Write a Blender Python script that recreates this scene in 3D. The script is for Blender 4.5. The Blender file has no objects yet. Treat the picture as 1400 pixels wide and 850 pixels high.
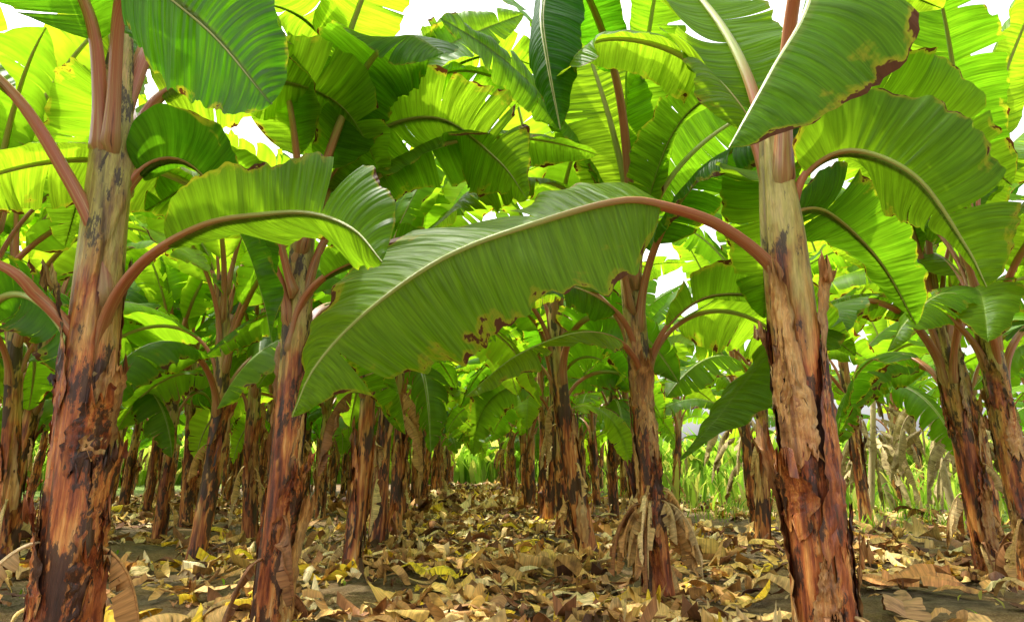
import bpy, math, random
import numpy as np
from mathutils import Vector, noise as mnoise
R=np.random.RandomState
scene=bpy.context.scene
def srad(d): return math.radians(d)
def nrm(a):
    return a/np.maximum(np.linalg.norm(a,axis=-1,keepdims=True),1e-9)

# ------------------------------------------------------------------ ground height
def gh(x,y):
    x=np.asarray(x,float); y=np.asarray(y,float)
    h=0.035*np.sin(x*1.7+y*0.6)+0.03*np.sin(y*1.9-x*0.8+1.3)+0.018*np.sin(x*4.3+2)*np.sin(y*3.9+.4)+0.012*np.sin(x*9.1+y*3)*np.sin(y*8.3-x*2)
    far=np.clip((y-30)/60,0,1)
    return h*(1-far)-0.02

# ------------------------------------------------------------------ mesh builder
class MB:
    def __init__(s): s.V=[];s.F=[];s.M=[];s.U=[];s.C=[];s.n=0
    def grid(s,P,uv,col,mat,closed=False):
        a,b=P.shape[:2]
        idx=np.arange(a*b).reshape(a,b)+s.n
        if closed:
            nxt=np.roll(idx,-1,axis=1); q=np.stack([idx[:-1],nxt[:-1],nxt[1:],idx[1:]],-1).reshape(-1,4)
        else:
            q=np.stack([idx[:-1,:-1],idx[:-1,1:],idx[1:,1:],idx[1:,:-1]],-1).reshape(-1,4)
        s.V.append(P.reshape(-1,3)); s.F.append(q); s.M.append(np.full(len(q),mat,np.int32))
        s.U.append(np.asarray(uv).reshape(-1,2)); s.C.append(np.asarray(col).reshape(-1,4)); s.n+=a*b
    def mesh(s,name,mats,base=(0,0,0)):
        V=np.concatenate(s.V)-np.array(base); F=np.concatenate(s.F); M=np.concatenate(s.M); U=np.concatenate(s.U); C=np.concatenate(s.C)
        me=bpy.data.meshes.new(name)
        me.vertices.add(len(V)); me.vertices.foreach_set('co',V.astype(np.float32).ravel())
        me.loops.add(len(F)*4); me.loops.foreach_set('vertex_index',F.astype(np.int32).ravel())
        me.polygons.add(len(F)); me.polygons.foreach_set('loop_start',(np.arange(len(F))*4).astype(np.int32))
        for m in mats: me.materials.append(m)
        me.update(calc_edges=True)
        me.polygons.foreach_set('material_index',M)
        me.polygons.foreach_set('use_smooth',np.ones(len(F),bool))
        uvl=me.uv_layers.new(name='UVMap'); uvl.data.foreach_set('uv',U[F.ravel()].astype(np.float32).ravel())
        ca=me.color_attributes.new('Col','FLOAT_COLOR','POINT'); ca.data.foreach_set('color',C.astype(np.float32).ravel())
        me.validate(); me.update()
        return me
def add(name,me,loc=(0,0,0),rz=0,sc=1,tilt=(0,0)):
    o=bpy.data.objects.new(name,me); o.location=loc; o.rotation_euler=(tilt[0],tilt[1],rz)
    o.scale=(sc,sc,sc) if not hasattr(sc,'__len__') else sc
    scene.collection.objects.link(o); return o

# ------------------------------------------------------------------ material helpers
def newmat(name):
    m=bpy.data.materials.new(name); m.use_nodes=True; nt=m.node_tree; nt.nodes.clear(); return m,nt
def N(nt,t,**k):
    n=nt.nodes.new(t)
    for a,b in k.items(): setattr(n,a,b)
    return n
def L(nt,a,b): nt.links.new(a,b)
def ramp(nt,src,stops,interp='LINEAR'):
    r=N(nt,'ShaderNodeValToRGB'); r.color_ramp.interpolation=interp
    e=r.color_ramp.elements
    while len(e)<len(stops): e.new(0.5)
    for i,(p,c) in enumerate(stops):
        e[i].position=p; e[i].color=(c[0],c[1],c[2],1) if hasattr(c,'__len__') else (c,c,c,1)
    L(nt,src,r.inputs[0]); return r.outputs[0]
def mix(nt,f,a,b,mode='MIX'):
    m=N(nt,'ShaderNodeMix'); m.data_type='RGBA'; m.blend_type=mode; m.clamp_result=False
    for s,v in ((m.inputs[0],f),(m.inputs[6],a),(m.inputs[7],b)):
        if isinstance(v,bpy.types.NodeSocket): L(nt,v,s)
        elif hasattr(v,'__len__'): s.default_value=(v[0],v[1],v[2],1)
        else: s.default_value=v
    return m.outputs[2]
def mth(nt,op,a,b=0.0,clamp=False):
    m=N(nt,'ShaderNodeMath'); m.operation=op; m.use_clamp=clamp
    for s,v in ((m.inputs[0],a),(m.inputs[1],b)):
        if isinstance(v,bpy.types.NodeSocket): L(nt,v,s)
        else: s.default_value=v
    return m.outputs[0]
def noise(nt,vec,scale,detail=3,rough=.55,sc=None,off=None):
    if sc is not None or off is not None:
        mp=N(nt,'ShaderNodeMapping'); L(nt,vec,mp.inputs[0])
        if sc: mp.inputs['Scale'].default_value=sc
        if off is not None: L(nt,off,mp.inputs['Location'])
        vec=mp.outputs[0]
    n=N(nt,'ShaderNodeTexNoise'); L(nt,vec,n.inputs['Vector']); n.inputs['Scale'].default_value=scale; n.inputs['Detail'].default_value=detail; n.inputs['Roughness'].default_value=rough
    return n.outputs[0]
def bump(nt,h,st,dist,prev=None):
    b=N(nt,'ShaderNodeBump'); b.inputs['Strength'].default_value=st; b.inputs['Distance'].default_value=dist; L(nt,h,b.inputs['Height'])
    if prev is not None: L(nt,prev,b.inputs['Normal'])
    return b.outputs[0]

def leaf_material(lite=False):
    m,nt=newmat('banana_leaf_blade'+('_lite' if lite else ''))
    at=N(nt,'ShaderNodeAttribute'); at.attribute_name='Col'
    sp=N(nt,'ShaderNodeSeparateColor'); L(nt,at.outputs['Color'],sp.inputs[0]); r,t,v=sp.outputs
    age=at.outputs['Alpha']
    uv=N(nt,'ShaderNodeUVMap').outputs[0]
    oi=N(nt,'ShaderNodeObjectInfo').outputs['Random']
    cb=N(nt,'ShaderNodeCombineXYZ'); L(nt,mth(nt,'MULTIPLY',r,37.0),cb.inputs[2])
    va=N(nt,'ShaderNodeVectorMath'); va.operation='ADD'; L(nt,uv,va.inputs[0]); L(nt,cb.outputs[0],va.inputs[1]); p=va.outputs[0]
    pleat=noise(nt,p,1,1,.5,sc=(26,.8,1))
    blot=noise(nt,p,1,2 if lite else 4,.6,sc=(7,3.0,1))
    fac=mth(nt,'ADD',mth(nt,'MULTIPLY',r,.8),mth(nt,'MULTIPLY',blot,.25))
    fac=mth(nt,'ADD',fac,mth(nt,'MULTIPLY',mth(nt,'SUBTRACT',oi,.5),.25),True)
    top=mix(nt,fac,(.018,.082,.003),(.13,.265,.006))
    tr=mix(nt,fac,(.08,.33,.003),(.56,.84,.02))
    pm=ramp(nt,pleat,[(.3,.74),(.7,1.14)])
    tr=mix(nt,1,tr,pm,'MULTIPLY')
    if not lite:
        vein=noise(nt,p,1,2,.6,sc=(110,1.3,1))
        vm=ramp(nt,vein,[(.3,.68),(.55,1.0),(.75,1.25)])
        top=mix(nt,1,top,vm,'MULTIPLY'); tr=mix(nt,1,tr,vm,'MULTIPLY')
    e=mth(nt,'ADD',mth(nt,'MULTIPLY',mth(nt,'POWER',v,2.5),.42),mth(nt,'MULTIPLY',blot,1.0))
    e2=mth(nt,'MULTIPLY',mth(nt,'ADD',e,mth(nt,'MULTIPLY',age,.17)),.8)
    ym=ramp(nt,e2,[(.76,0),(.86,.8)]); bm=ramp(nt,e2,[(.84,0),(.86,1)])
    top=mix(nt,ym,top,(.34,.28,.02)); tr=mix(nt,ym,tr,(.78,.62,.03))
    top=mix(nt,bm,top,(.12,.045,.014)); tr=mix(nt,bm,tr,(.10,.03,.005))
    mr=ramp(nt,v,[(.02,1),(.09,0)]); top=mix(nt,mth(nt,'MULTIPLY',mr,.5),top,(.28,.36,.06))
    if lite:
        pr=N(nt,'ShaderNodeBsdfDiffuse'); L(nt,top,pr.inputs[0]); gl=N(nt,'ShaderNodeBsdfGlossy'); gl.inputs['Roughness'].default_value=.45
        m0=N(nt,'ShaderNodeMixShader'); m0.inputs[0].default_value=.03; L(nt,pr.outputs[0],m0.inputs[1]); L(nt,gl.outputs[0],m0.inputs[2]); pr=m0
        tl=N(nt,'ShaderNodeBsdfTranslucent'); L(nt,tr,tl.inputs[0])
    else:
        bp=bump(nt,pleat,.75,.028); bp=bump(nt,vein,.5,.004,bp)
        pr=N(nt,'ShaderNodeBsdfPrincipled'); L(nt,top,pr.inputs['Base Color']); pr.inputs['Roughness'].default_value=.44; L(nt,bp,pr.inputs['Normal'])
        pr.inputs['Specular IOR Level'].default_value=.15
        tl=N(nt,'ShaderNodeBsdfTranslucent'); L(nt,tr,tl.inputs[0]); L(nt,bp,tl.inputs['Normal'])
    mx=N(nt,'ShaderNodeMixShader'); mx.inputs[0].default_value=.57; L(nt,pr.outputs[0],mx.inputs[1]); L(nt,tl.outputs[0],mx.inputs[2])
    o=N(nt,'ShaderNodeOutputMaterial'); L(nt,mx.outputs[0],o.inputs[0]); return m

def petiole_material():
    m,nt=newmat('banana_petiole')
    at=N(nt,'ShaderNodeAttribute'); at.attribute_name='Col'
    sp=N(nt,'ShaderNodeSeparateColor'); L(nt,at.outputs['Color'],sp.inputs[0]); r,t,v=sp.outputs
    uv=N(nt,'ShaderNodeUVMap').outputs[0]
    n1=noise(nt,uv,1,3,.6,sc=(2.2,9,1))
    f=mth(nt,'ADD',t,mth(nt,'MULTIPLY',mth(nt,'SUBTRACT',n1,.5),.45))
    c=ramp(nt,f,[(.0,(.28,.19,.07)),(.12,(.33,.12,.05)),(.36,(.40,.12,.055)),(.52,(.34,.18,.05)),(.72,(.30,.37,.07))])
    n3=noise(nt,uv,1,2,.6,sc=(1.5,22,1))
    c=mix(nt,ramp(nt,n3,[(.5,0),(.72,.75)]),c,(.52,.38,.15))
    c=mix(nt,ramp(nt,n1,[(.60,0),(.70,.85)]),c,(.05,.02,.015))
    pr=N(nt,'ShaderNodeBsdfPrincipled'); L(nt,c,pr.inputs['Base Color']); pr.inputs['Roughness'].default_value=.34
    L(nt,bump(nt,n3,.45,.008),pr.inputs['Normal'])
    o=N(nt,'ShaderNodeOutputMaterial'); L(nt,pr.outputs[0],o.inputs[0]); return m

def trunk_material(name='banana_pseudostem',dry=False,lite=False):
    m,nt=newmat(name+('_lite' if lite else ''))
    at=N(nt,'ShaderNodeAttribute'); at.attribute_name='Col'
    sp=N(nt,'ShaderNodeSeparateColor'); L(nt,at.outputs['Color'],sp.inputs[0]); r,t,v=sp.outputs
    tc=N(nt,'ShaderNodeTexCoord').outputs['Object']
    oi=N(nt,'ShaderNodeObjectInfo').outputs['Random']
    cb=N(nt,'ShaderNodeCombineXYZ'); L(nt,mth(nt,'ADD',mth(nt,'MULTIPLY',oi,31.0),mth(nt,'MULTIPLY',r,17.0)),cb.inputs[0])
    va=N(nt,'ShaderNodeVectorMath'); va.operation='ADD'; L(nt,tc,va.inputs[0]); L(nt,cb.outputs[0],va.inputs[1]); p=va.outputs[0]
    a=noise(nt,p,1,2 if lite else 5,.65,sc=(34,34,2.6)); b=noise(nt,p,1,2 if lite else 4,.6,sc=(7,7,2.2)); c3=noise(nt,p,1,3 if lite else 6,.72,sc=(8,8,2.6))
    ab=mth(nt,'ADD',mth(nt,'MULTIPLY',a,.5),mth(nt,'MULTIPLY',b,.5))
    low=ramp(nt,ab,[(.35,(.04,.012,.008)),(.43,(.19,.038,.014)),(.50,(.42,.115,.028)),(.57,(.66,.28,.07)),(.67,(.78,.50,.22))])
    if dry:
        low=ramp(nt,ab,[(.33,(.11,.045,.02)),(.44,(.42,.17,.05)),(.54,(.66,.37,.13)),(.68,(.80,.58,.29))])
    up=ramp(nt,ab,[(.33,(.13,.055,.025)),(.41,(.24,.17,.04)),(.49,(.36,.31,.07)),(.57,(.46,.36,.12)),(.66,(.54,.31,.17)),(.75,(.58,.42,.26))])
    hf=ramp(nt,mth(nt,'ADD',t,mth(nt,'MULTIPLY',mth(nt,'SUBTRACT',b,.5),.9)),[(.46,0),(.68,1)])
    c=low if dry else mix(nt,hf,low,up)
    dk=ramp(nt,c3,[(.51,0),(.55,1)])
    k=mth(nt,'MULTIPLY',dk,.3 if dry else .9)
    c=mix(nt,k,c,(.032,.016,.012))
    if not lite:
        fine=noise(nt,p,1,3,.7,sc=(120,120,12))
        c=mix(nt,1,c,ramp(nt,fine,[(.3,.75),(.7,1.25)]),'MULTIPLY')
    c=mix(nt,ramp(nt,v,[(.0,0),(1.0,.85)]),c,(.02,.011,.009))
    pr=N(nt,'ShaderNodeBsdfPrincipled'); L(nt,c,pr.inputs['Base Color'])
    if lite: pr.inputs['Roughness'].default_value=.5; bp=bump(nt,a,.7,.012)
    else:
        L(nt,ramp(nt,a,[(.3,.30),(.7,.55)]),pr.inputs['Roughness'])
        bp=bump(nt,a,.8,.014); bp=bump(nt,c3,.6,.014,bp); bp=bump(nt,fine,.4,.003,bp)
    L(nt,bp,pr.inputs['Normal'])
    o=N(nt,'ShaderNodeOutputMaterial'); L(nt,pr.outputs[0],o.inputs[0]); return m

def dry_material(name='dry_banana_leaf'):
    m,nt=newmat(name)
    at=N(nt,'ShaderNodeAttribute'); at.attribute_name='Col'
    uv=N(nt,'ShaderNodeUVMap').outputs[0]
    tc=N(nt,'ShaderNodeTexCoord').outputs['Object']
    n1=noise(nt,uv,1,2,.6,sc=(60,2,1)); n2=noise(nt,tc,9,3)
    c=mix(nt,1,at.outputs['Color'],ramp(nt,n1,[(.3,.6),(.7,1.3)]),'MULTIPLY')
    c=mix(nt,ramp(nt,n2,[(.54,0),(.7,.7)]),c,(.09,.04,.018))
    pr=N(nt,'ShaderNodeBsdfPrincipled'); L(nt,c,pr.inputs['Base Color']); pr.inputs['Roughness'].default_value=.6; pr.inputs['Specular IOR Level'].default_value=.25
    L(nt,bump(nt,n1,.5,.006),pr.inputs['Normal'])
    o=N(nt,'ShaderNodeOutputMaterial'); L(nt,pr.outputs[0],o.inputs[0]); return m

def grass_material():
    m,nt=newmat('grass_blades')
    at=N(nt,'ShaderNodeAttribute'); at.attribute_name='Col'
    pr=N(nt,'ShaderNodeBsdfDiffuse'); L(nt,at.outputs['Color'],pr.inputs[0])
    tl=N(nt,'ShaderNodeBsdfTranslucent'); L(nt,mix(nt,1,at.outputs['Color'],(2.6,2.4,1.5),'MULTIPLY'),tl.inputs[0])
    mx=N(nt,'ShaderNodeMixShader'); mx.inputs[0].default_value=.5; L(nt,pr.outputs[0],mx.inputs[1]); L(nt,tl.outputs[0],mx.inputs[2])
    o=N(nt,'ShaderNodeOutputMaterial'); L(nt,mx.outputs[0],o.inputs[0]); return m

def ground_material():
    m,nt=newmat('plantation_soil')
    g=N(nt,'ShaderNodeNewGeometry').outputs['Position']
    sx=N(nt,'ShaderNodeSeparateXYZ'); L(nt,g,sx.inputs[0])
    a=noise(nt,g,1.1,5,.62); b=noise(nt,g,9,5,.7); c=noise(nt,g,60,3,.7)
    col=ramp(nt,b,[(.3,(.045,.033,.020)),(.5,(.115,.085,.05)),(.7,(.22,.165,.10))])
    lit=ramp(nt,a,[(.42,0),(.6,.6)])
    col=mix(nt,lit,col,ramp(nt,c,[(.35,(.12,.06,.022)),(.5,(.28,.16,.06)),(.65,(.45,.30,.14))]))
    ax_=mth(nt,'ABSOLUTE',mth(nt,'ADD',sx.outputs[0],1.0))
    s=mth(nt,'ADD',mth(nt,'MULTIPLY',sx.outputs[0],.16),mth(nt,'MULTIPLY',sx.outputs[1],.055))
    s=mth(nt,'MAXIMUM',s,mth(nt,'MULTIPLY',mth(nt,'SUBTRACT',ax_,4.0),.19))
    s=mth(nt,'ADD',s,mth(nt,'MULTIPLY',a,.8))
    far=ramp(nt,mth(nt,'MULTIPLY',s,.4),[(.78,0),(.95,.9)])
    col=mix(nt,far,col,ramp(nt,b,[(.35,(.06,.10,.015)),(.6,(.15,.22,.04))]))
    pr=N(nt,'ShaderNodeBsdfPrincipled'); L(nt,col,pr.inputs['Base Color']); pr.inputs['Roughness'].default_value=.9; pr.inputs['Specular IOR Level'].default_value=.1
    bp=bump(nt,b,.8,.06); bp=bump(nt,c,.7,.015,bp); L(nt,bp,pr.inputs['Normal'])
    o=N(nt,'ShaderNodeOutputMaterial'); L(nt,pr.outputs[0],o.inputs[0]); return m

M_LEAF=leaf_material(); M_PET=petiole_material(); M_TRUNK=trunk_material(); M_SHEATH=trunk_material('dry_leaf_sheath',True); M_DRY=dry_material(); M_GRASS=grass_material(); M_SOIL=ground_material()
PM=[M_TRUNK,M_LEAF,M_PET,M_SHEATH,M_DRY]
PL=[trunk_material(lite=True),leaf_material(True),M_PET,trunk_material('dry_leaf_sheath',True,True),M_DRY]

# ------------------------------------------------------------------ curve helpers
def catmull(pts,n):
    p=np.array(pts,float); p=np.vstack([2*p[0]-p[1],p,2*p[-1]-p[-2]]); out=[]
    for i in range(1,len(p)-2):
        u=np.linspace(0,1,24,endpoint=False)[:,None]
        a,b,c,d=p[i-1],p[i],p[i+1],p[i+2]
        out.append(.5*((2*b)+(-a+c)*u+(2*a-5*b+4*c-d)*u**2+(-a+3*b-3*c+d)*u**3))
    out.append(p[-2][None]); q=np.vstack(out)
    return resample(q,n)
def resample(q,n):
    s=np.concatenate([[0],np.cumsum(np.linalg.norm(np.diff(q,axis=0),axis=1))])
    u=np.linspace(0,s[-1],n)
    return np.stack([np.interp(u,s,q[:,k]) for k in range(3)],1),s[-1]
def prof(t):
    t=np.clip(t,0,1)
    return np.sqrt(np.clip(1-(1-np.minimum(t/.24,1))**2,0,1))*(1-np.clip((t-.45)/.55,0,1)**2.1)**.8

def leaf(mb,path,pet,W,hint,angs,rng,droop=-.5,tears=5,rip=.02,rbase=.036,age=.3,nseg=44,nv=7,ext=.25,dry=None,tw=0.0,matb=1,shade=None):
    C,Lt=resample(path,90)
    T=nrm(np.gradient(C,axis=0))
    hint=np.array(hint,float)
    S=nrm(hint-T*(T@hint)[:,None]); Nn=np.cross(T,S)
    u=np.linspace(0,1,90)
    if tw:
        a=tw*u[:,None]; S,Nn=S*np.cos(a)+Nn*np.sin(a),-S*np.sin(a)+Nn*np.cos(a)
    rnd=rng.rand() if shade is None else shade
    rad=(rbase*(1-u)**.85*np.where(u<.16,1+.75*(1-u/.16)**2,1)+.003)*np.minimum(1,.35+u/.05)
    if matb==4: rad=rad*.6
    k=10; th=np.arange(k)/k*2*np.pi
    ca=np.cos(th);sa=np.sin(th)
    prf_n=np.where(sa>0.3,.25,sa)
    sel=np.linspace(0,89,46).astype(int)
    P=C[sel,None,:]+rad[sel,None,None]*(S[sel,None,:]*ca[None,:,None]*1.1+Nn[sel,None,:]*(prf_n[None,:,None]-.45))
    uv=np.stack(np.broadcast_arrays((u[sel]*Lt)[:,None],(th/6.283)[None]),-1)
    if dry is None:
        col=np.stack(np.broadcast_arrays(rnd,np.minimum(1,u[sel][:,None]/pet*.42),np.zeros((1,k)),1.0),-1); mb.grid(P,uv,col,2,True)
    else:
        col=np.broadcast_to(np.array([*dry,1.0]),(len(sel),k,4)); mb.grid(P,uv,col,4,True)
    Lb=Lt*(1-pet)
    ph=rng.rand(8)*6.28; fr=np.array([2.2,4.1,7.3,12.5])*(.8+.4*rng.rand(4))
    for si,side in enumerate((1,-1)):
        nt_=rng.poisson(tears) if tears>0 else 0
        cuts=np.sort(rng.rand(nt_)*.86+.08)
        b=[0]+[c for j,c in enumerate(cuts) if j==0 or c-cuts[j-1]>.02]+[1.0]
        ang=angs[si]
        vv=np.linspace(0,1,nv)
        for j in range(len(b)-1):
            ta,tb=b[j],b[j+1]; kk=max(3,int(math.ceil((tb-ta)*nseg))+1)
            t=np.linspace(ta,tb,kk)[:,None]*np.ones((1,nv)); tc=(ta+tb)/2
            shr=(.03+.16*rng.rand()**1.5) if len(b)>2 else 0
            lo=tc if ta>0 else 0.0
            if tb>=1: lo=1.0 if ta>0 else tc
            if ta<=0 and tb>=1: shr=0
            t2=lo+(t-lo)*(1-shr*vv[None]**2)
            de=rng.randn()*ext if len(b)>2 else 0
            hw=W*prof(t)*(1+.03*np.sin(t*60+ph[0])+.02*np.sin(t*131+ph[1])+.035*np.sin(t*17+ph[4]))*(1-.05*rng.rand() if len(b)>2 else 1)
            a=ang+droop*vv[None]+de*vv[None]**1.0+.28*np.sin(t*fr[0]*2.2+ph[2+si])*vv[None]
            dv=1.0/(nv-1)
            X=np.concatenate([np.zeros((kk,1)),np.cumsum(np.cos((a[:,1:]+a[:,:-1])/2)*dv,1)],1)*hw
            Z=np.concatenate([np.zeros((kk,1)),np.cumsum(np.sin((a[:,1:]+a[:,:-1])/2)*dv,1)],1)*hw
            w=sum(np.sin(t*Lb*f*2.6+ph[i]+side*1.3+vv[None]*1.5)/(i+1) for i,f in enumerate(fr))
            Z=Z+rip*w*vv[None]**1.2*np.minimum(1,prof(t)*1.5)
            g=pet+t2*(1-pet); fi=np.clip(g,0,1)*89
            i0=np.clip(np.floor(fi).astype(int),0,88); f=(fi-i0)[...,None]
            Cc=C[i0]*(1-f)+C[i0+1]*f; Ss=S[i0]*(1-f)+S[i0+1]*f; N2=Nn[i0]*(1-f)+Nn[i0+1]*f; T2=T[i0]*(1-f)+T[i0+1]*f
            P=Cc+side*Ss*X[...,None]+N2*Z[...,None]+T2*(.16*hw*vv[None])[...,None]
            uv=np.stack([t*Lb+0*vv,side*vv[None]*W*3+0*t],-1)
            if dry is None: col=np.stack(np.broadcast_arrays(rnd,t,vv[None]*np.ones_like(t),age),-1); mb.grid(P,uv,col,1)
            else:
                col=np.broadcast_to(np.array([*dry,1.0]),(kk,nv,4)); mb.grid(P,uv,col,4)

def arc_path(p0,az,Ltot,phi0,phi1,power=.8,wob=0,rng=None):
    n=60; s=np.linspace(0,1,n); q=s**power; q=q*q*(3-2*q)*.5+q*.5
    ph=phi0+(phi1-phi0)*q
    aa=az+wob*s
    d=np.stack([np.cos(ph)*np.cos(aa),np.cos(ph)*np.sin(aa),np.sin(ph)],1)*Ltot/n
    return np.array(p0)+np.concatenate([[[0,0,0]],np.cumsum(d,0)[:-1]])

def make_axis(base,top,H,bend=(0,0)):
    base=np.array(base,float);top=np.array(top,float)
    def ax(z):
        f=np.asarray(z,float)/H
        x=base[0]+(top[0]-base[0])*f+bend[0]*np.sin(np.pi*np.clip(f,0,1)); y=base[1]+(top[1]-base[1])*f+bend[1]*np.sin(np.pi*np.clip(f,0,1))
        return np.stack([x,y,base[2]+np.asarray(z,float)],-1)
    return ax
def trunk_r(z,H,r0,r1):
    f=np.clip(z/H,0,1); return (r0*(1-f)**1.0+r1*f)*(1-.55*np.clip((f-.75)/.25,0,1)**1.5)+.02*np.exp(-z/.12)*(r0/.13)
def trunk(mb,ax,H,r0,r1,rng,ns=30,nz=70,strips=3):
    z=np.linspace(-.12,H,nz)[:,None]; th=(np.arange(ns)/ns*2*np.pi)[None]
    p=rng.rand(6)*6.28
    rr=trunk_r(np.maximum(z,0),H,r0,r1)*np.ones_like(th)
    rr=rr*(1+.05*np.sin(th*2+p[0]+z*1.3)+.03*np.sin(th*5+p[1]-z*2.1))
    q=(th/6.283*strips+.42*z+.12*np.sin(z*3+p[2])+p[3])%1.0
    q2=(th/6.283*2-.55*z+.1*np.sin(z*4+p[4])+p[5])%1.0
    rr=rr+r0*(.16*(q-.5)+.10*(q2-.5))
    edge=np.clip((.12-q)/.12,0,1)*.9
    c=ax(z[:,0])[:,None,:]
    P=c+np.stack([rr*np.cos(th),rr*np.sin(th),np.zeros_like(rr)],-1)
    uv=np.stack(np.broadcast_arrays(th/6.283,z),-1)
    col=np.stack(np.broadcast_arrays(rng.rand(),np.clip(z/3.0,0,1),edge,1.0),-1)
    mb.grid(P,uv,col,0,True)
def sheath(mb,ax,H,r0,r1,z0,z1,thc,dth,peel,rng,mat=3,off=.012,nz=16,nt=9):
    z=np.linspace(z0,z1,nz)[:,None]; s=np.linspace(-1,1,nt)[None]
    f=(z-z0)/(z1-z0)
    wid=dth*(1-.75*f**1.3)*(1+.16*np.sin(f*9+rng.rand()*6)+.10*np.sin(f*23+rng.rand()*6)+.08*rng.randn(nz,1))
    th=thc+s*wid+.25*f*rng.randn()
    r=trunk_r(z,H,r0,r1)*1.04+off+peel*f**3*(1+.4*s)+.012*np.abs(s)**3*rng.rand()*2+.004*rng.randn(nz,nt)
    zz=z+(rng.rand(1,nt)-.5)*.14*(f>.9)+(rng.rand(1,nt)-.5)*.14*(f<.1)
    c=ax(zz.ravel()).reshape(nz,nt,3)
    P=c+np.stack([r*np.cos(th),r*np.sin(th),-peel*.6*f**4+0*r],-1)
    uv=np.stack(np.broadcast_arrays(s,z),-1); col=np.stack(np.broadcast_arrays(rng.rand(),np.clip(z/3,0,1),np.abs(s)**4*.5+0*z,1.0),-1)
    mb.grid(P,uv,col,mat)
def dry_col(rng):
    a=[(.62,.40,.16),(.50,.26,.09),(.72,.52,.26),(.30,.13,.05),(.58,.33,.11),(.68,.48,.21)][rng.randint(6)]
    return tuple(np.array(a)*(.8+.4*rng.rand()))
def hang(mb,ax,H,r0,r1,z,az,Ln,rng,W=.07,ph0=None):
    p=ax(z)+np.array([math.cos(az),math.sin(az),0])*trunk_r(z,H,r0,r1)*.95
    path=arc_path(p,az,Ln,.1+.3*rng.rand() if ph0 is None else ph0,-1.55,.3,wob=rng.randn()*.8)
    path[:,2]=np.maximum(path[:,2],gh(path[:,0],path[:,1])+.015)
    leaf(mb,path,.12,W,(-math.sin(az),math.cos(az),0),(-.9,-1.0),rng,droop=-1.2,tears=5,rip=.03,rbase=.014,nseg=26,nv=5,ext=.6,dry=dry_col(rng),tw=rng.randn()*1.5,matb=4)

def crown(mb,ax,H,rng,n,zlo,Lr=(1.7,2.3),W=.29,az0=None,tears=5,res=44,nv=7,steep=0,skip=()):
    az=rng.rand()*6.28 if az0 is None else az0
    for i in range(n):
        f=i/max(n-1,1); a=az+i*2.4+rng.randn()*.3
        if i in skip: continue
        z0=zlo+(H-zlo)*f**.8
        p=ax(z0-.30)+np.array([math.cos(a),math.sin(a),0])*.02
        Ln=(Lr[0]+(Lr[1]-Lr[0])*rng.rand())*(.86+.14*min(1,f*2.5))
        phi1=srad(-66+ (122+steep)*f**.85+rng.randn()*13)
        path=arc_path(p,a,Ln+.6,srad(84),phi1,.72+.35*f,wob=rng.randn()*.35,rng=rng)
        fold=.40*f+rng.randn()*.2-.15
        leaf(mb,path,.27,W*(.88+.25*rng.rand()),(-math.sin(a),math.cos(a),0),(fold,fold+rng.randn()*.35),rng,droop=-.35-.95*rng.rand(),tears=tears*(1.4-f*.8)*(.3+1.4*rng.rand()),rip=.018+.025*rng.rand(),rbase=.034-.006*f,age=(1-f)*.75+.15*rng.rand(),nseg=res,nv=nv,tw=rng.randn()*.9)

# ------------------------------------------------------------------ HERO plants
def hero(base,topxy,H,r0,r1,seed,custom,crown_args,sheaths=10,hangs=2,bend=(0,0),skirt=None):
    rng=R(seed); bz=float(gh(base[0],base[1])); b=(base[0],base[1],bz)
    mb=MB(); ax=make_axis(b,(topxy[0],topxy[1],bz+H),H,bend)
    trunk(mb,ax,H,r0,r1,rng,ns=48,nz=130)
    for i in range(sheaths):
        z0=rng.rand()**1.2*1.7*.9-.05; sheath(mb,ax,H,r0,r1,z0,z0+.3+.6*rng.rand(),rng.rand()*6.28,.4+.6*rng.rand(),(.0 if rng.rand()<.5 else .02+.08*rng.rand()),rng,nz=26,nt=13,off=.003+.007*rng.rand(),mat=3 if rng.rand()<.4 else 0)
    for i in range(hangs): hang(mb,ax,H,r0,r1,.12+.6*rng.rand(),rng.rand()*6.28,.45+.4*rng.rand(),rng)
    if skirt:
        for i in range(skirt[0]): hang(mb,ax,H,r0,r1,skirt[1]+(skirt[2]-skirt[1])*rng.rand(),rng.rand()*6.28 if len(skirt)<6 else skirt[5]+rng.randn()*.9,skirt[3]*(.7+.6*rng.rand()),rng,W=skirt[4],ph0=.9*rng.rand())
    for c in custom:
        path,_=catmull(c['p'],80)
        kw={k:v for k,v in c.items() if k not in('p',)}
        sd=kw.pop('seed',int(rng.randint(9999)))
        kw.setdefault('nseg',90); kw.setdefault('nv',12)
        leaf(mb,path,rng=R(sd),**kw)
    if crown_args: crown(mb,ax,H,rng,**crown_args)
    add('banana_plant',mb.mesh('banana_plant',PM,b),b)

X_=(1,0,0); mY=(0,-1,0); pY=(0,1,0)
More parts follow.
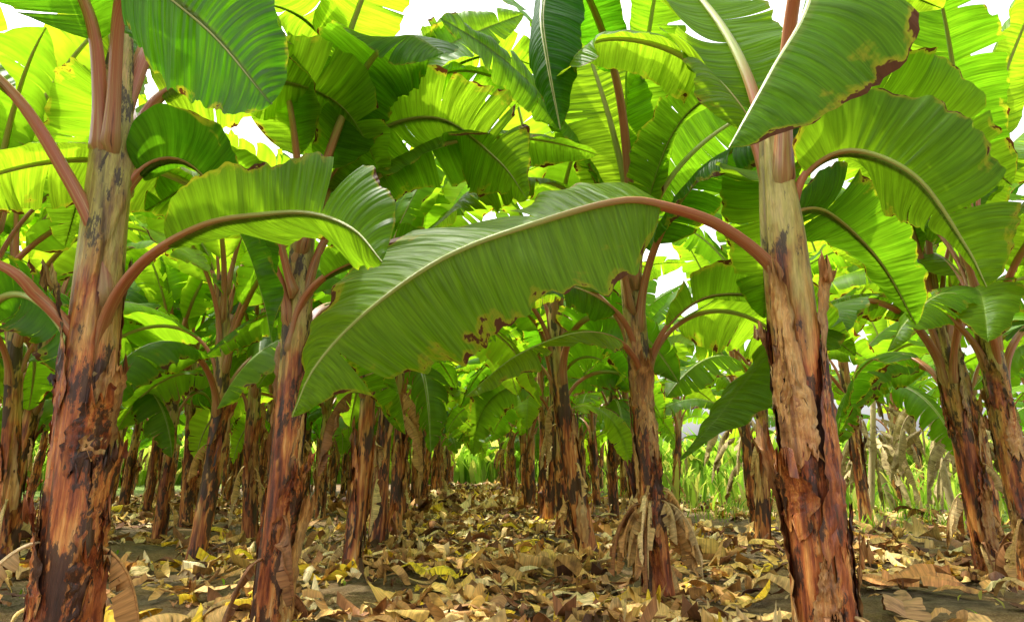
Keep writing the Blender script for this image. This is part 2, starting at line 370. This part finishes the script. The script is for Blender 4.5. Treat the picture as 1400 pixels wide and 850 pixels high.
# near right plant
hero((1.36,3.11),(1.33,3.11),2.75,.118,.095,11,[
 dict(p=[(1.34,3.1,1.55),(1.30,3.08,1.82),(1.01,3.0,2.04),(.68,2.9,2.11),(.47,2.85,2.10),(.131,2.82,1.99),(-.287,2.78,1.81),(-.616,2.74,1.55),(-.805,2.7,1.309),(-.877,2.68,1.10)],pet=.33,W=.46,hint=mY,angs=(srad(-66),srad(40)),droop=-.22,tears=2.2,rip=.042,age=.8,rbase=.038,seed=5,ext=.10,shade=.62),
 dict(p=[(1.34,3.1,2.2),(1.36,2.9,2.95),(1.32,2.45,3.3),(1.18,2.05,2.95),(.985,1.9,2.40),(.82,1.85,2.12),(.64,1.8,1.82)],pet=.36,W=.37,hint=(1,-.2,.15),angs=(srad(8),srad(-75)),droop=-.25,tears=.6,rip=.026,age=1.0,rbase=.036,seed=8,ext=.1,shade=.3),
 dict(p=[(1.37,3.1,1.85),(1.40,3.08,2.12),(1.45,3.0,2.29),(1.58,2.85,2.32),(1.75,2.7,2.13),(1.89,2.65,1.80),(1.93,2.62,1.62)],pet=.30,W=.32,hint=mY,angs=(srad(-45),srad(0)),droop=-.8,tears=2.5,rip=.036,age=.7,rbase=.033,seed=9,shade=.45),
 dict(p=[(1.34,3.12,2.0),(1.25,3.2,2.7),(.95,3.35,3.2),(.5,3.45,3.35),(.2,3.5,3.05)],pet=.25,W=.36,hint=mY,angs=(srad(-20),srad(20)),age=.5,seed=31,rip=.036,shade=.7,tears=7),
 dict(p=[(1.37,3.15,2.0),(1.48,3.2,2.8),(1.75,3.3,3.4),(2.1,3.4,3.7),(2.6,3.5,3.6)],pet=.25,W=.38,hint=mY,angs=(srad(10),srad(10)),age=.1,seed=32,rip=.03,shade=.9),
 dict(p=[(1.36,3.2,1.9),(1.42,3.4,2.4),(1.6,3.9,2.7),(1.8,4.5,2.5),(1.9,4.9,2.0)],pet=.25,W=.3,hint=X_,angs=(srad(0),srad(0)),age=.5,seed=33,rip=.03,shade=.6),
 dict(p=[(1.35,3.12,2.1),(1.3,3.3,3.0),(1.2,3.6,3.7),(1.05,3.9,4.2),(.9,4.2,4.4)],pet=.25,W=.38,hint=X_,angs=(.1,.1),age=.1,seed=34,rip=.03,shade=.75),
 dict(p=[(1.36,3.15,2.1),(1.55,3.3,2.6),(2.0,3.5,2.95),(2.5,3.6,2.9),(2.9,3.6,2.5)],pet=.25,W=.34,hint=mY,angs=(-.4,.2),age=.5,seed=35,rip=.03,shade=.55,tears=8),
 dict(p=[(1.36,3.15,1.9),(1.5,3.4,2.2),(1.9,3.8,2.4),(2.35,4.1,2.2),(2.6,4.2,1.8)],pet=.27,W=.3,hint=mY,angs=(-.5,.1),age=.6,seed=36,rip=.03,shade=.2),
 dict(p=[(1.36,3.2,2.1),(1.6,3.4,2.9),(2.0,3.7,3.6),(2.4,4.0,4.0),(2.9,4.2,4.0)],pet=.25,W=.40,hint=mY,angs=(-.2,.2),age=.3,seed=37,rip=.035,shade=.5,tears=5),
],None,sheaths=22,hangs=3,skirt=(11,.06,.38,.55,.085,-.3))
# near left plant
hero((-1.93,3.11),(-2.06,3.11),3.15,.125,.085,23,[
 dict(p=[(-1.93,3.1,1.30),(-1.88,3.05,1.60),(-1.69,2.95,1.82),(-1.39,2.85,1.955),(-1.09,2.75,1.97),(-.834,2.6,1.92),(-.62,2.45,1.80),(-.48,2.35,1.64)],pet=.36,W=.27,hint=mY,angs=(srad(-64),srad(22)),droop=-.5,tears=.8,rip=.036,age=.35,rbase=.034,seed=3,shade=.5),
 dict(p=[(-2.0,3.1,2.4),(-1.92,2.85,3.1),(-1.68,2.45,3.15),(-1.4,2.2,2.75),(-1.07,2.1,2.42),(-.80,2.0,2.08)],pet=.38,W=.34,hint=(1,-.5,.6),angs=(srad(5),srad(-20)),droop=-.3,tears=.8,rip=.026,age=.3,seed=4,shade=.0),
 dict(p=[(-1.98,3.1,1.6),(-2.03,3.08,1.94),(-2.17,2.95,2.28),(-2.35,2.75,2.60),(-2.7,2.5,2.85),(-3.1,2.2,2.8),(-3.4,2.0,2.5)],pet=.42,W=.32,hint=pY,angs=(0,0),age=.3,rbase=.048,seed=6,shade=.5),
 dict(p=[(-1.96,3.1,1.25),(-2.05,3.06,1.47),(-2.17,2.95,1.64),(-2.26,2.8,1.75),(-2.6,2.5,1.85),(-3.1,2.3,1.6)],pet=.42,W=.3,hint=pY,angs=(0,0),age=.5,rbase=.042,seed=7),
 dict(p=[(-1.96,3.1,1.85),(-1.94,3.12,2.2),(-1.845,3.2,2.44),(-1.68,3.3,2.44),(-1.45,3.4,2.1),(-1.33,3.45,1.78),(-1.28,3.5,1.55)],pet=.28,W=.32,hint=mY,angs=(srad(-20),srad(0)),droop=-.6,tears=2,age=.4,seed=12,rip=.03,shade=.05),
 dict(p=[(-2.03,3.1,2.4),(-2.2,3.2,3.2),(-2.5,3.3,3.7),(-2.9,3.4,3.8)],pet=.25,W=.34,hint=pY,angs=(0.1,0.1),age=.2,seed=14,rbase=.045,shade=.8),
 dict(p=[(-2.03,3.1,2.4),(-1.97,3.3,3.3),(-1.8,3.7,3.8),(-1.5,4.1,4.0),(-1.2,4.5,3.8)],pet=.25,W=.36,hint=X_,angs=(0.1,0.1),age=.2,seed=15,rbase=.045,shade=.6),
 dict(p=[(-2.0,3.15,2.2),(-2.15,3.4,2.8),(-2.5,3.8,3.1),(-2.9,4.2,2.8),(-3.1,4.4,2.4)],pet=.25,W=.34,hint=pY,angs=(0.,0.),age=.4,seed=16,shade=.5,tears=8),
 dict(p=[(-2.0,3.15,2.3),(-1.9,3.3,2.9),(-1.6,3.7,3.25),(-1.15,4.0,3.25),(-.85,4.2,2.8)],pet=.25,W=.36,hint=mY,angs=(-.3,0.3),age=.3,seed=17,shade=.8,rip=.03),
 dict(p=[(-2.05,3.1,2.4),(-2.1,2.9,3.1),(-2.3,2.6,3.4),(-2.6,2.4,3.3),(-2.8,2.3,2.95)],pet=.3,W=.36,hint=X_,angs=(0,-.3),age=.3,seed=18,shade=.1,rip=.03),
 dict(p=[(-2.05,3.15,2.5),(-2.0,3.3,3.4),(-1.9,3.4,4.0),(-1.7,3.45,4.5)],pet=.25,W=.34,hint=X_,angs=(.2,.2),age=.1,seed=19,shade=.7,rip=.03,rbase=.045),
],None,sheaths=22,hangs=3)
# left row plant
hero((-1.46,4.35),(-1.44,4.4),3.2,.100,.075,41,[
 dict(p=[(-1.44,4.35,1.6),(-1.38,4.3,1.95),(-1.15,4.2,2.15),(-.8,4.1,2.2),(-.35,4.05,2.0),(-.1,4.0,1.65)],pet=.3,W=.29,hint=mY,angs=(-.4,.1),age=.5,seed=51,shade=.3),
 dict(p=[(-1.45,4.35,2.2),(-1.3,4.35,2.8),(-.95,4.3,3.2),(-.5,4.2,3.25),(-.1,4.1,2.9),(.1,4.05,2.6)],pet=.25,W=.40,hint=mY,angs=(-.6,.5),age=.8,seed=52,shade=.7,tears=6,rip=.045),
 dict(p=[(-1.45,4.4,2.4),(-1.2,4.5,3.1),(-.85,4.6,3.7),(-.6,4.65,4.3)],pet=.22,W=.38,hint=mY,angs=(.0,.0),age=.2,seed=53,shade=.75,rip=.03),
 dict(p=[(-1.48,4.3,2.0),(-1.6,4.1,2.5),(-1.85,3.9,2.7),(-2.2,3.75,2.4)],pet=.25,W=.28,hint=pY,angs=(-.2,-.2),age=.5,seed=54,shade=.4),
 dict(p=[(-1.45,4.35,2.3),(-1.25,4.2,3.0),(-1.0,4.0,3.5),(-.7,3.75,3.6),(-.4,3.5,3.3)],pet=.28,W=.38,hint=X_,angs=(-.1,-.2),age=.3,seed=55,shade=.25,rip=.03),
 dict(p=[(-1.45,4.4,2.3),(-1.2,4.6,3.2),(-.7,4.8,3.9),(-.2,5.0,4.3),(.3,5.2,4.3)],pet=.25,W=.40,hint=mY,angs=(-.2,.2),age=.2,seed=56,shade=.6,rip=.035),
],dict(n=9,zlo=1.9,az0=1.2,Lr=(1.9,2.5),W=.34),sheaths=14,hangs=4)
# right row plant with dead skirt
hero((1.1,5.27),(.93,5.25),3.2,.100,.07,61,[
 dict(p=[(1.07,5.27,1.4),(1.03,5.25,1.75),(.86,5.1,2.08),(.47,4.9,2.25),(.0,4.7,2.2),(-.4,4.5,1.9),(-.6,4.4,1.6)],pet=.3,W=.28,hint=mY,angs=(-.6,0),age=.5,seed=71,shade=.4),
 dict(p=[(1.08,5.27,1.3),(1.04,5.2,1.62),(.85,5.0,1.84),(.5,4.7,1.86),(.05,4.4,1.65),(-.3,4.3,1.35)],pet=.33,W=.25,hint=mY,angs=(-.5,.3),age=.6,seed=72,shade=.75,tears=3),
 dict(p=[(1.09,5.27,1.35),(1.13,5.25,1.75),(1.3,5.1,2.05),(1.6,5.0,2.2),(2.1,4.9,2.1),(2.5,4.8,1.7)],pet=.3,W=.28,hint=mY,angs=(-.5,.1),age=.5,seed=73,shade=.5),
 dict(p=[(1.0,5.2,2.6),(.85,4.7,3.7),(.55,4.15,4.2),(.28,3.75,4.1),(.18,3.5,3.6),(.2,3.4,3.2),(.27,3.4,2.75)],pet=.36,W=.30,hint=(1,-.3,0),angs=(-.4,-.6),age=.3,seed=74,shade=.0,tears=2,rip=.03),
 dict(p=[(1.0,5.2,2.3),(.95,5.1,3.0),(.8,4.9,3.6),(.62,4.8,4.2),(.5,4.75,4.6)],pet=.22,W=.38,hint=X_,angs=(.0,.0),age=.2,seed=75,shade=.8),
 dict(p=[(1.0,5.2,2.1),(.8,5.0,2.7),(.35,4.8,3.05),(-.2,4.7,3.0),(-.6,4.6,2.6)],pet=.24,W=.40,hint=mY,angs=(-.4,.5),age=.3,seed=76,shade=.85,tears=5,rip=.036),
 dict(p=[(1.0,5.2,2.3),(1.1,5.0,3.0),(1.3,4.7,3.5),(1.6,4.4,3.6),(1.9,4.1,3.3)],pet=.25,W=.36,hint=mY,angs=(-.3,.2),age=.3,seed=77,shade=.4,rip=.03),
 dict(p=[(1.0,5.2,2.3),(.7,5.1,3.3),(.2,5.0,3.9),(-.4,4.9,4.1),(-.9,4.8,3.8)],pet=.25,W=.40,hint=mY,angs=(-.3,.3),age=.3,seed=78,shade=.55,rip=.035),
],dict(n=10,zlo=1.9,az0=.4,Lr=(1.9,2.6),W=.34),sheaths=14,hangs=3,skirt=(20,.60,.88,.52,.09))
# far right pair
hero((4.32,6.4),(4.14,6.4),3.1,.100,.07,81,[
 dict(p=[(4.2,6.4,1.6),(4.12,6.38,1.95),(3.61,6.0,2.3),(2.81,5.4,2.27),(1.92,4.85,1.74),(1.4,4.55,1.25),(1.08,4.4,.95)],pet=.42,W=.36,hint=(.5,-.8,.3),angs=(-.15,.2),age=.3,seed=91,shade=.08,tears=.6,rip=.03),
],dict(n=12,zlo=1.8,az0=2.0,Lr=(2.0,2.7),W=.36),sheaths=10,hangs=3,skirt=(5,.5,1.2,.5,.07))
hero((4.14,5.6),(4.03,5.6),3.1,.105,.07,83,[
 dict(p=[(4.1,5.6,1.5),(4.06,5.5,1.9),(3.8,5.3,2.2),(3.4,5.1,2.25),(3.0,4.95,2.0),(2.8,4.9,1.75)],pet=.33,W=.26,hint=mY,angs=(-.4,.1),age=.4,seed=93,shade=.6),
 dict(p=[(4.05,5.6,2.2),(3.9,5.4,3.2),(3.5,5.2,3.9),(3.0,5.0,4.1),(2.5,4.8,3.8)],pet=.25,W=.40,hint=mY,angs=(-.3,.3),age=.3,seed=94,shade=.7,rip=.035),
],dict(n=12,zlo=1.8,az0=.3,Lr=(2.0,2.8),W=.36),sheaths=10,hangs=3,skirt=(7,.2,.7,.6,.08))

# ------------------------------------------------------------------ generic variants (instanced)
variants=[]
for i in range(8):
    rng=R(300+i); H=2.95+.45*rng.rand(); r0=.085+.018*rng.rand(); mb=MB()
    ax=make_axis((0,0,0),(rng.randn()*.1,rng.randn()*.1,H),H,(rng.randn()*.04,rng.randn()*.04))
    trunk(mb,ax,H,r0,.06,rng,ns=22,nz=50)
    for k in range(7):
        z0=rng.rand()*1.2-.05; sheath(mb,ax,H,r0,.06,z0,z0+.3+.5*rng.rand(),rng.rand()*6.28,.4+.5*rng.rand(),(.0 if rng.rand()<.4 else .03+.07*rng.rand()),rng,nz=12,nt=7,off=.004,mat=3 if rng.rand()<.35 else 0)
    for k in range(rng.randint(1,6)): hang(mb,ax,H,r0,.06,.2+1.3*rng.rand(),rng.rand()*6.28,.35+.45*rng.rand(),rng,W=.06)
    for k in range(rng.randint(0,3)): hang(mb,ax,H,r0,.06,1.5+.3*rng.rand(),rng.rand()*6.28,.6+.5*rng.rand(),rng,W=.10,ph0=1.0)
    crown(mb,ax,H,rng,n=11+i%2,zlo=1.75+.2*rng.rand(),Lr=(1.8,2.6),W=.33,tears=9,res=30,nv=6)
    variants.append(mb.mesh('banana_plant_mesh_%d'%i,PL))
pr=R(5); taken=[(1.36,3.11),(-1.93,3.11),(-1.46,4.35),(1.1,5.27),(4.32,6.4),(4.14,5.6)]
def put(x,y,k=None,s=None):
    k=pr.randint(8) if k is None else k; s=.92+.2*pr.rand() if s is None else s
    add('banana_plant',variants[k],(x,y,float(gh(x,y))-.03),pr.rand()*6.28,(s,s,s),(pr.randn()*.025,pr.randn()*.025)); taken.append((x,y))
for x,y in [(-1.42,6.2),(-1.55,8.1),(-1.62,9.6),(.80,7.35),(.70,9.6),(.56,11.2),(-3.31,7.35),(-3.55,9.5),(-4.95,9.8),(-4.95,6.9),(3.9,11.1),(6.0,11.8),(3.1,8.7),(-3.9,5.0),(2.35,13.2),(5.9,8.6)]: put(x,y)
for row,x0 in enumerate([-1.3,.98]):
    y=11.6 if row==0 else 12.9
    while y<36:
        put(x0-.05*y+pr.randn()*.07+(-.12 if row==0 else .2),y+pr.randn()*.2); y+=1.95
for r_,x0 in enumerate([-2.9,-4.6,-6.3,-8.1,-10,-12.5,-15.5]):
    y=10.8+pr.rand() if r_<2 else (6.8+pr.rand() if r_==2 else 4.5+r_)
    while y<32:
        x=x0-.05*y+pr.randn()*.15; yy=y+pr.randn()*.25
        if all((x-a)**2+(yy-b)**2>1.1 for a,b in taken): put(x,yy)
        y+=2.1 if r_<4 else 2.6
for r_,x0 in enumerate([2.9,4.8]):
    y=14.5+3*r_
    while y<34:
        x=x0-.05*y+pr.randn()*.2
        put(x,y+pr.randn()*.3); y+=2.5
for x,y in [(8.3,9.6),(10.2,12),(9.5,17),(6.5,18.5),(12,16),(12.5,21),(8.5,23),(15,19),(11,27),(7,29),(6.8,6.6)]: put(x,y)

# dead, dried-out banana plants at the clearing
rng=R(77)
for (x,y) in [(6.9,13.4),(8.2,14.8),(5.4,15.2),(7.4,11.0),(9.6,14.0),(7.9,12.4)]:
    mb=MB(); H=2.0+.6*rng.rand(); ax=make_axis((0,0,0),(rng.randn()*.35,rng.randn()*.2,H),H)
    z=np.linspace(0,H,20)[:,None]; th=(np.arange(12)/12*6.283)[None]
    rr=.07*(1-.35*z/H)*(1+.1*np.sin(th*3+z*2)); P=ax(z[:,0])[:,None,:]+np.stack([rr*np.cos(th),rr*np.sin(th),0*rr],-1)
    mb.grid(P,np.stack(np.broadcast_arrays(th,z),-1),np.broadcast_to(np.array([.45,.35,.18,1]),(20,12,4)),4,True)
    for k in range(12):
        az=rng.rand()*6.28; zz=.9+(H-.9)*rng.rand(); path=arc_path(ax(zz),az,1.2+.6*rng.rand(),1.1,-1.5,.4,wob=rng.randn()*.5)
        path[:,2]=np.maximum(path[:,2],.03)
        leaf(mb,path,.15,.14,(-math.sin(az),math.cos(az),0),(-.9,-.9),rng,droop=-1,tears=7,rip=.03,rbase=.014,nseg=26,nv=5,ext=.5,dry=tuple(np.array((.46,.35,.16))*(.6+.5*rng.rand())),matb=4)
    add('dead_banana_plant',mb.mesh('dead_banana_plant',PM),(x,y,float(gh(x,y))-.03))

# ------------------------------------------------------------------ ground sheet
n=360
s=np.linspace(-1,1,n); xs=np.sinh(s*5.2)/math.sinh(5.2)*400
ys=np.sinh(np.linspace(-.75,1,n)*5.0)/math.sinh(5.0)*420+5
Xg,Yg=np.meshgrid(xs,ys); Zg=gh(Xg,Yg)
nz=np.array([mnoise.noise(Vector((a*2.3,b*2.3,0))) if abs(a)<14 and -2<b<26 else 0. for a,b in zip(Xg.ravel(),Yg.ravel())]).reshape(Xg.shape)
nz2=np.array([mnoise.noise(Vector((a*8,b*8,3))) if abs(a)<8 and 0<b<14 else 0. for a,b in zip(Xg.ravel(),Yg.ravel())]).reshape(Xg.shape)
Zg=Zg+.03*nz+.018*nz2-.01
mb=MB(); mb.grid(np.stack([Xg,Yg,Zg],-1),np.stack([Xg,Yg],-1),np.ones((n,n,4)),0); add('ground',mb.mesh('ground',[M_SOIL]))

# ------------------------------------------------------------------ leaf litter (one mass)
rng=R(9)
def litter(mb,count,xr,yr,lr,wr,na=6,nb=4,lift=.0,thr=-.1,crump=.08):
    pal=np.array([(.70,.46,.16),(.54,.28,.08),(.82,.60,.28),(.22,.09,.035),(.66,.37,.11),(.78,.50,.12),(.86,.68,.36),(.88,.58,.03),(.10,.042,.022),(.36,.16,.055)])
    pw=np.array([.16,.14,.12,.12,.13,.12,.06,.06,.07,.10]); pw/=pw.sum()
    for i in range(count):
        x=xr[0]+(xr[1]-xr[0])*rng.rand(); y=yr[0]+(yr[1]-yr[0])*rng.rand()**1.25
        if mnoise.noise(Vector((x*1.3,y*1.0,2)))+.25*rng.randn()<thr: continue
        Ln=lr[0]+(lr[1]-lr[0])*rng.rand()**2; W=wr[0]+(wr[1]-wr[0])*rng.rand()**1.5; W=min(W,Ln*.5)
        a=rng.rand()*6.283; u=np.linspace(-.5,.5,na)[:,None]; v=np.linspace(-1,1,nb)[None]
        cu=rng.randn()*.9; cv=rng.randn()*1.3; tw=rng.randn()*1.1; bend=rng.randn()*.9
        wd=W*(1-np.abs(u*2)**(1.5+2*rng.rand())*.85)*(1+.22*rng.randn(na,1))
        la=u*Ln+v*.03*rng.randn(); ww=v*wd
        zz=cu*u*u*Ln*.8+cv*(v**2)*W*.5+tw*u*v*W+rng.randn(na,nb)*W*crump*2
        ww=ww*(1-.35*abs(cv)*np.abs(v)*.6)
        ww=ww+bend*u*u*Ln*.6
        zz=zz-zz.min()*.8
        zz=zz+la*rng.randn()*.16
        px=x+la*math.cos(a)-ww*math.sin(a); py=y+la*math.sin(a)+ww*math.cos(a)
        pz=gh(px,py)+.006+np.maximum(zz,-.01)+lift*rng.rand()
        c=pal[rng.choice(10,p=pw)]*(.75+.5*rng.rand())
        mb.grid(np.stack([px,py,pz],-1),np.stack(np.broadcast_arrays(u*Ln,v*W*3),-1),np.broadcast_to(np.array([*c,1.]),(na,nb,4)),0)
mb=MB()
litter(mb,3400,(-5.5,5.5),(2.2,9),(.05,.36),(.008,.06),8,5,lift=.03,thr=-.08)
litter(mb,3200,(-1.9,1.6),(2.6,20),(.05,.36),(.010,.07),7,4,lift=.04,thr=-.28)
litter(mb,5000,(-13,9),(6,24),(.12,.5),(.03,.10),5,4,lift=.03,thr=-.2)
litter(mb,2200,(-3.6,1.6),(14,36),(.2,.6),(.05,.15),4,3,lift=.04,thr=-.6)
add('leaf_litter',mb.mesh('leaf_litter',[M_DRY]))
# larger fallen dry leaves
rng=R(19)
for (x,y,az,Ln,c) in [(1.9,4.3,2.9,1.3,(.70,.43,.15)),(2.6,5.6,.3,1.5,(.76,.48,.18)),(3.3,4.9,2.6,1.2,(.66,.29,.10)),(.55,4.5,1.9,.9,(.74,.55,.26)),(-.1,4.6,2.4,.8,(.68,.46,.18)),(-2.6,5.2,.2,1.1,(.66,.38,.13)),(2.2,7.4,2.6,.9,(.9,.56,.03)),(-.95,5.9,.1,.6,(.92,.66,.03)),(-.4,7.0,.8,.9,(.70,.5,.23)),(.2,6.2,2.3,.8,(.60,.35,.12)),(3.4,7.6,.5,1.2,(.74,.34,.09)),(-3.1,6.2,2.8,1.,(.76,.54,.22)),(-.5,9,2,.9,(.76,.54,.24)),(1.75,3.75,.4,1.0,(.70,.42,.15)),(.9,4.1,2.7,.8,(.5,.26,.10)),(-.6,4.3,.5,.9,(.44,.22,.09)),(4.6,7.2,2.7,1.3,(.76,.52,.2)),(-.3,5.3,1.1,.8,(.72,.52,.25)),(.5,5.6,.2,.7,(.4,.2,.08)),(-2.4,4.2,1.0,.9,(.66,.38,.12)),(2.2,3.9,1.3,.9,(.4,.22,.1)),(-2.9,4.4,.4,.7,(.85,.5,.04))]:
    mb=MB(); t=np.linspace(0,1,40); aa=az+rng.randn()*.8*t
    dx=np.cumsum(np.cos(aa))*Ln/40; dy=np.cumsum(np.sin(aa))*Ln/40
    px=x+dx; py=y+dy; pz=gh(px,py)+.04+.05*np.abs(np.sin(t*7+rng.rand()*6))
    leaf(mb,np.stack([px,py,pz],1),.1,.12,(-math.sin(az),math.cos(az),0),(.5*rng.rand(),.3),rng,droop=-1.0*rng.rand()-.4,tears=6,rip=.026,rbase=.014,nseg=40,nv=7,ext=.5,dry=c,matb=4)
    add('fallen_leaf',mb.mesh('fallen_leaf',PM))

# ------------------------------------------------------------------ grass / undergrowth masses
def blades(name,pts,hr,wr,cols,rng,bendr=.5):
    mb=MB()
    for (x,y) in pts:
        h=hr[0]+(hr[1]-hr[0])*rng.rand(); w=wr[0]+(wr[1]-wr[0])*rng.rand(); az=rng.rand()*6.283; bd=bendr*(.3+rng.rand())*h
        s=np.array([0,.4,.75,1.])[:,None]; v=np.array([-1,1.])[None]
        wd=w*np.array([.5,1,.7,.05])[:,None]
        cx=x+bd*s**2*math.cos(az)-v*wd*math.sin(az); cy=y+bd*s**2*math.sin(az)+v*wd*math.cos(az)
        z=float(gh(x,y))+h*(s-.35*s**3*bendr)+0*v
        c=np.array(cols[rng.randint(len(cols))])*(.7+.6*rng.rand())
        mb.grid(np.stack([cx,cy,z],-1),np.stack(np.broadcast_arrays(s,v),-1),np.broadcast_to(np.array([*c,1.]),(4,2,4)),0)
    add(name,mb.mesh(name,[M_GRASS]))
rng=R(55)
G=[(.12,.22,.02),(.17,.29,.03),(.22,.33,.05),(.08,.17,.02),(.32,.33,.09)]
pts=[(x,y) for x,y in zip(2.2+rng.rand(10000)*16,9.5+rng.rand(10000)**1.2*24) if x>3.2+max(0,12-y)*1.2 and mnoise.noise(Vector((x*.7,y*.7,0)))>-.3]
blades('grass',pts,(.06,.40),(.005,.014),G,rng)
pts=[(x,y) for x,y in zip(-5+rng.rand(900)*10,4+rng.rand(900)*16) if mnoise.noise(Vector((x*1.1,y*1.1,7)))>.22]
blades('weed_seedlings',pts,(.03,.09),(.006,.014),G,rng,.9)
pts=[(x,y) for x,y in zip(3.5+rng.rand(3500)*20,13+rng.rand(3500)*20) if mnoise.noise(Vector((x*.5,y*.5,9)))>.0]
blades('undergrowth',pts,(.5,1.5),(.02,.07),G,rng,.6)
pts=[(x,y) for x,y in zip(-34+rng.rand(6000)*80,42+rng.rand(6000)**1.5*12)]+[(x,y) for x,y in zip(-32+rng.rand(3500)*12,10+rng.rand(3500)*34)]
blades('distant_thicket',pts,(1.0,4.5),(.08,.28),G,rng,.6)

# ------------------------------------------------------------------ light, sky, camera
sd=Vector((-.34,.26,.90)).normalized()
sun=bpy.data.lights.new('sun','SUN'); sun.energy=5.0; sun.angle=srad(.7); sun.color=(1,.945,.82)
so=bpy.data.objects.new('sun',sun); so.rotation_euler=sd.to_track_quat('Z','Y').to_euler(); scene.collection.objects.link(so)
w=bpy.data.worlds.new('World'); scene.world=w; w.use_nodes=True; nt=w.node_tree; nt.nodes.clear()
sk=nt.nodes.new('ShaderNodeTexSky'); sk.sky_type='NISHITA'; sk.sun_disc=False; sk.sun_elevation=math.asin(sd.z); sk.sun_rotation=math.atan2(sd.x,sd.y); sk.dust_density=6; sk.air_density=1.2
hs=nt.nodes.new('ShaderNodeHueSaturation'); hs.inputs['Saturation'].default_value=.06; hs.inputs['Value'].default_value=3.1
bg=nt.nodes.new('ShaderNodeBackground'); bg.inputs[1].default_value=.15; o=nt.nodes.new('ShaderNodeOutputWorld')
nt.links.new(sk.outputs[0],hs.inputs['Color']); nt.links.new(hs.outputs[0],bg.inputs[0]); nt.links.new(bg.outputs[0],o.inputs[0])
cam=bpy.data.cameras.new('camera'); cam.sensor_width=36; cam.lens=23.45; cam.clip_start=.05; cam.clip_end=2000
co=bpy.data.objects.new('camera',cam); co.location=(0,0,.9); co.rotation_euler=(srad(90+13.3),0,0); scene.collection.objects.link(co); scene.camera=co
scene.view_settings.view_transform='Standard'; scene.view_settings.look='None'; scene.view_settings.exposure=0
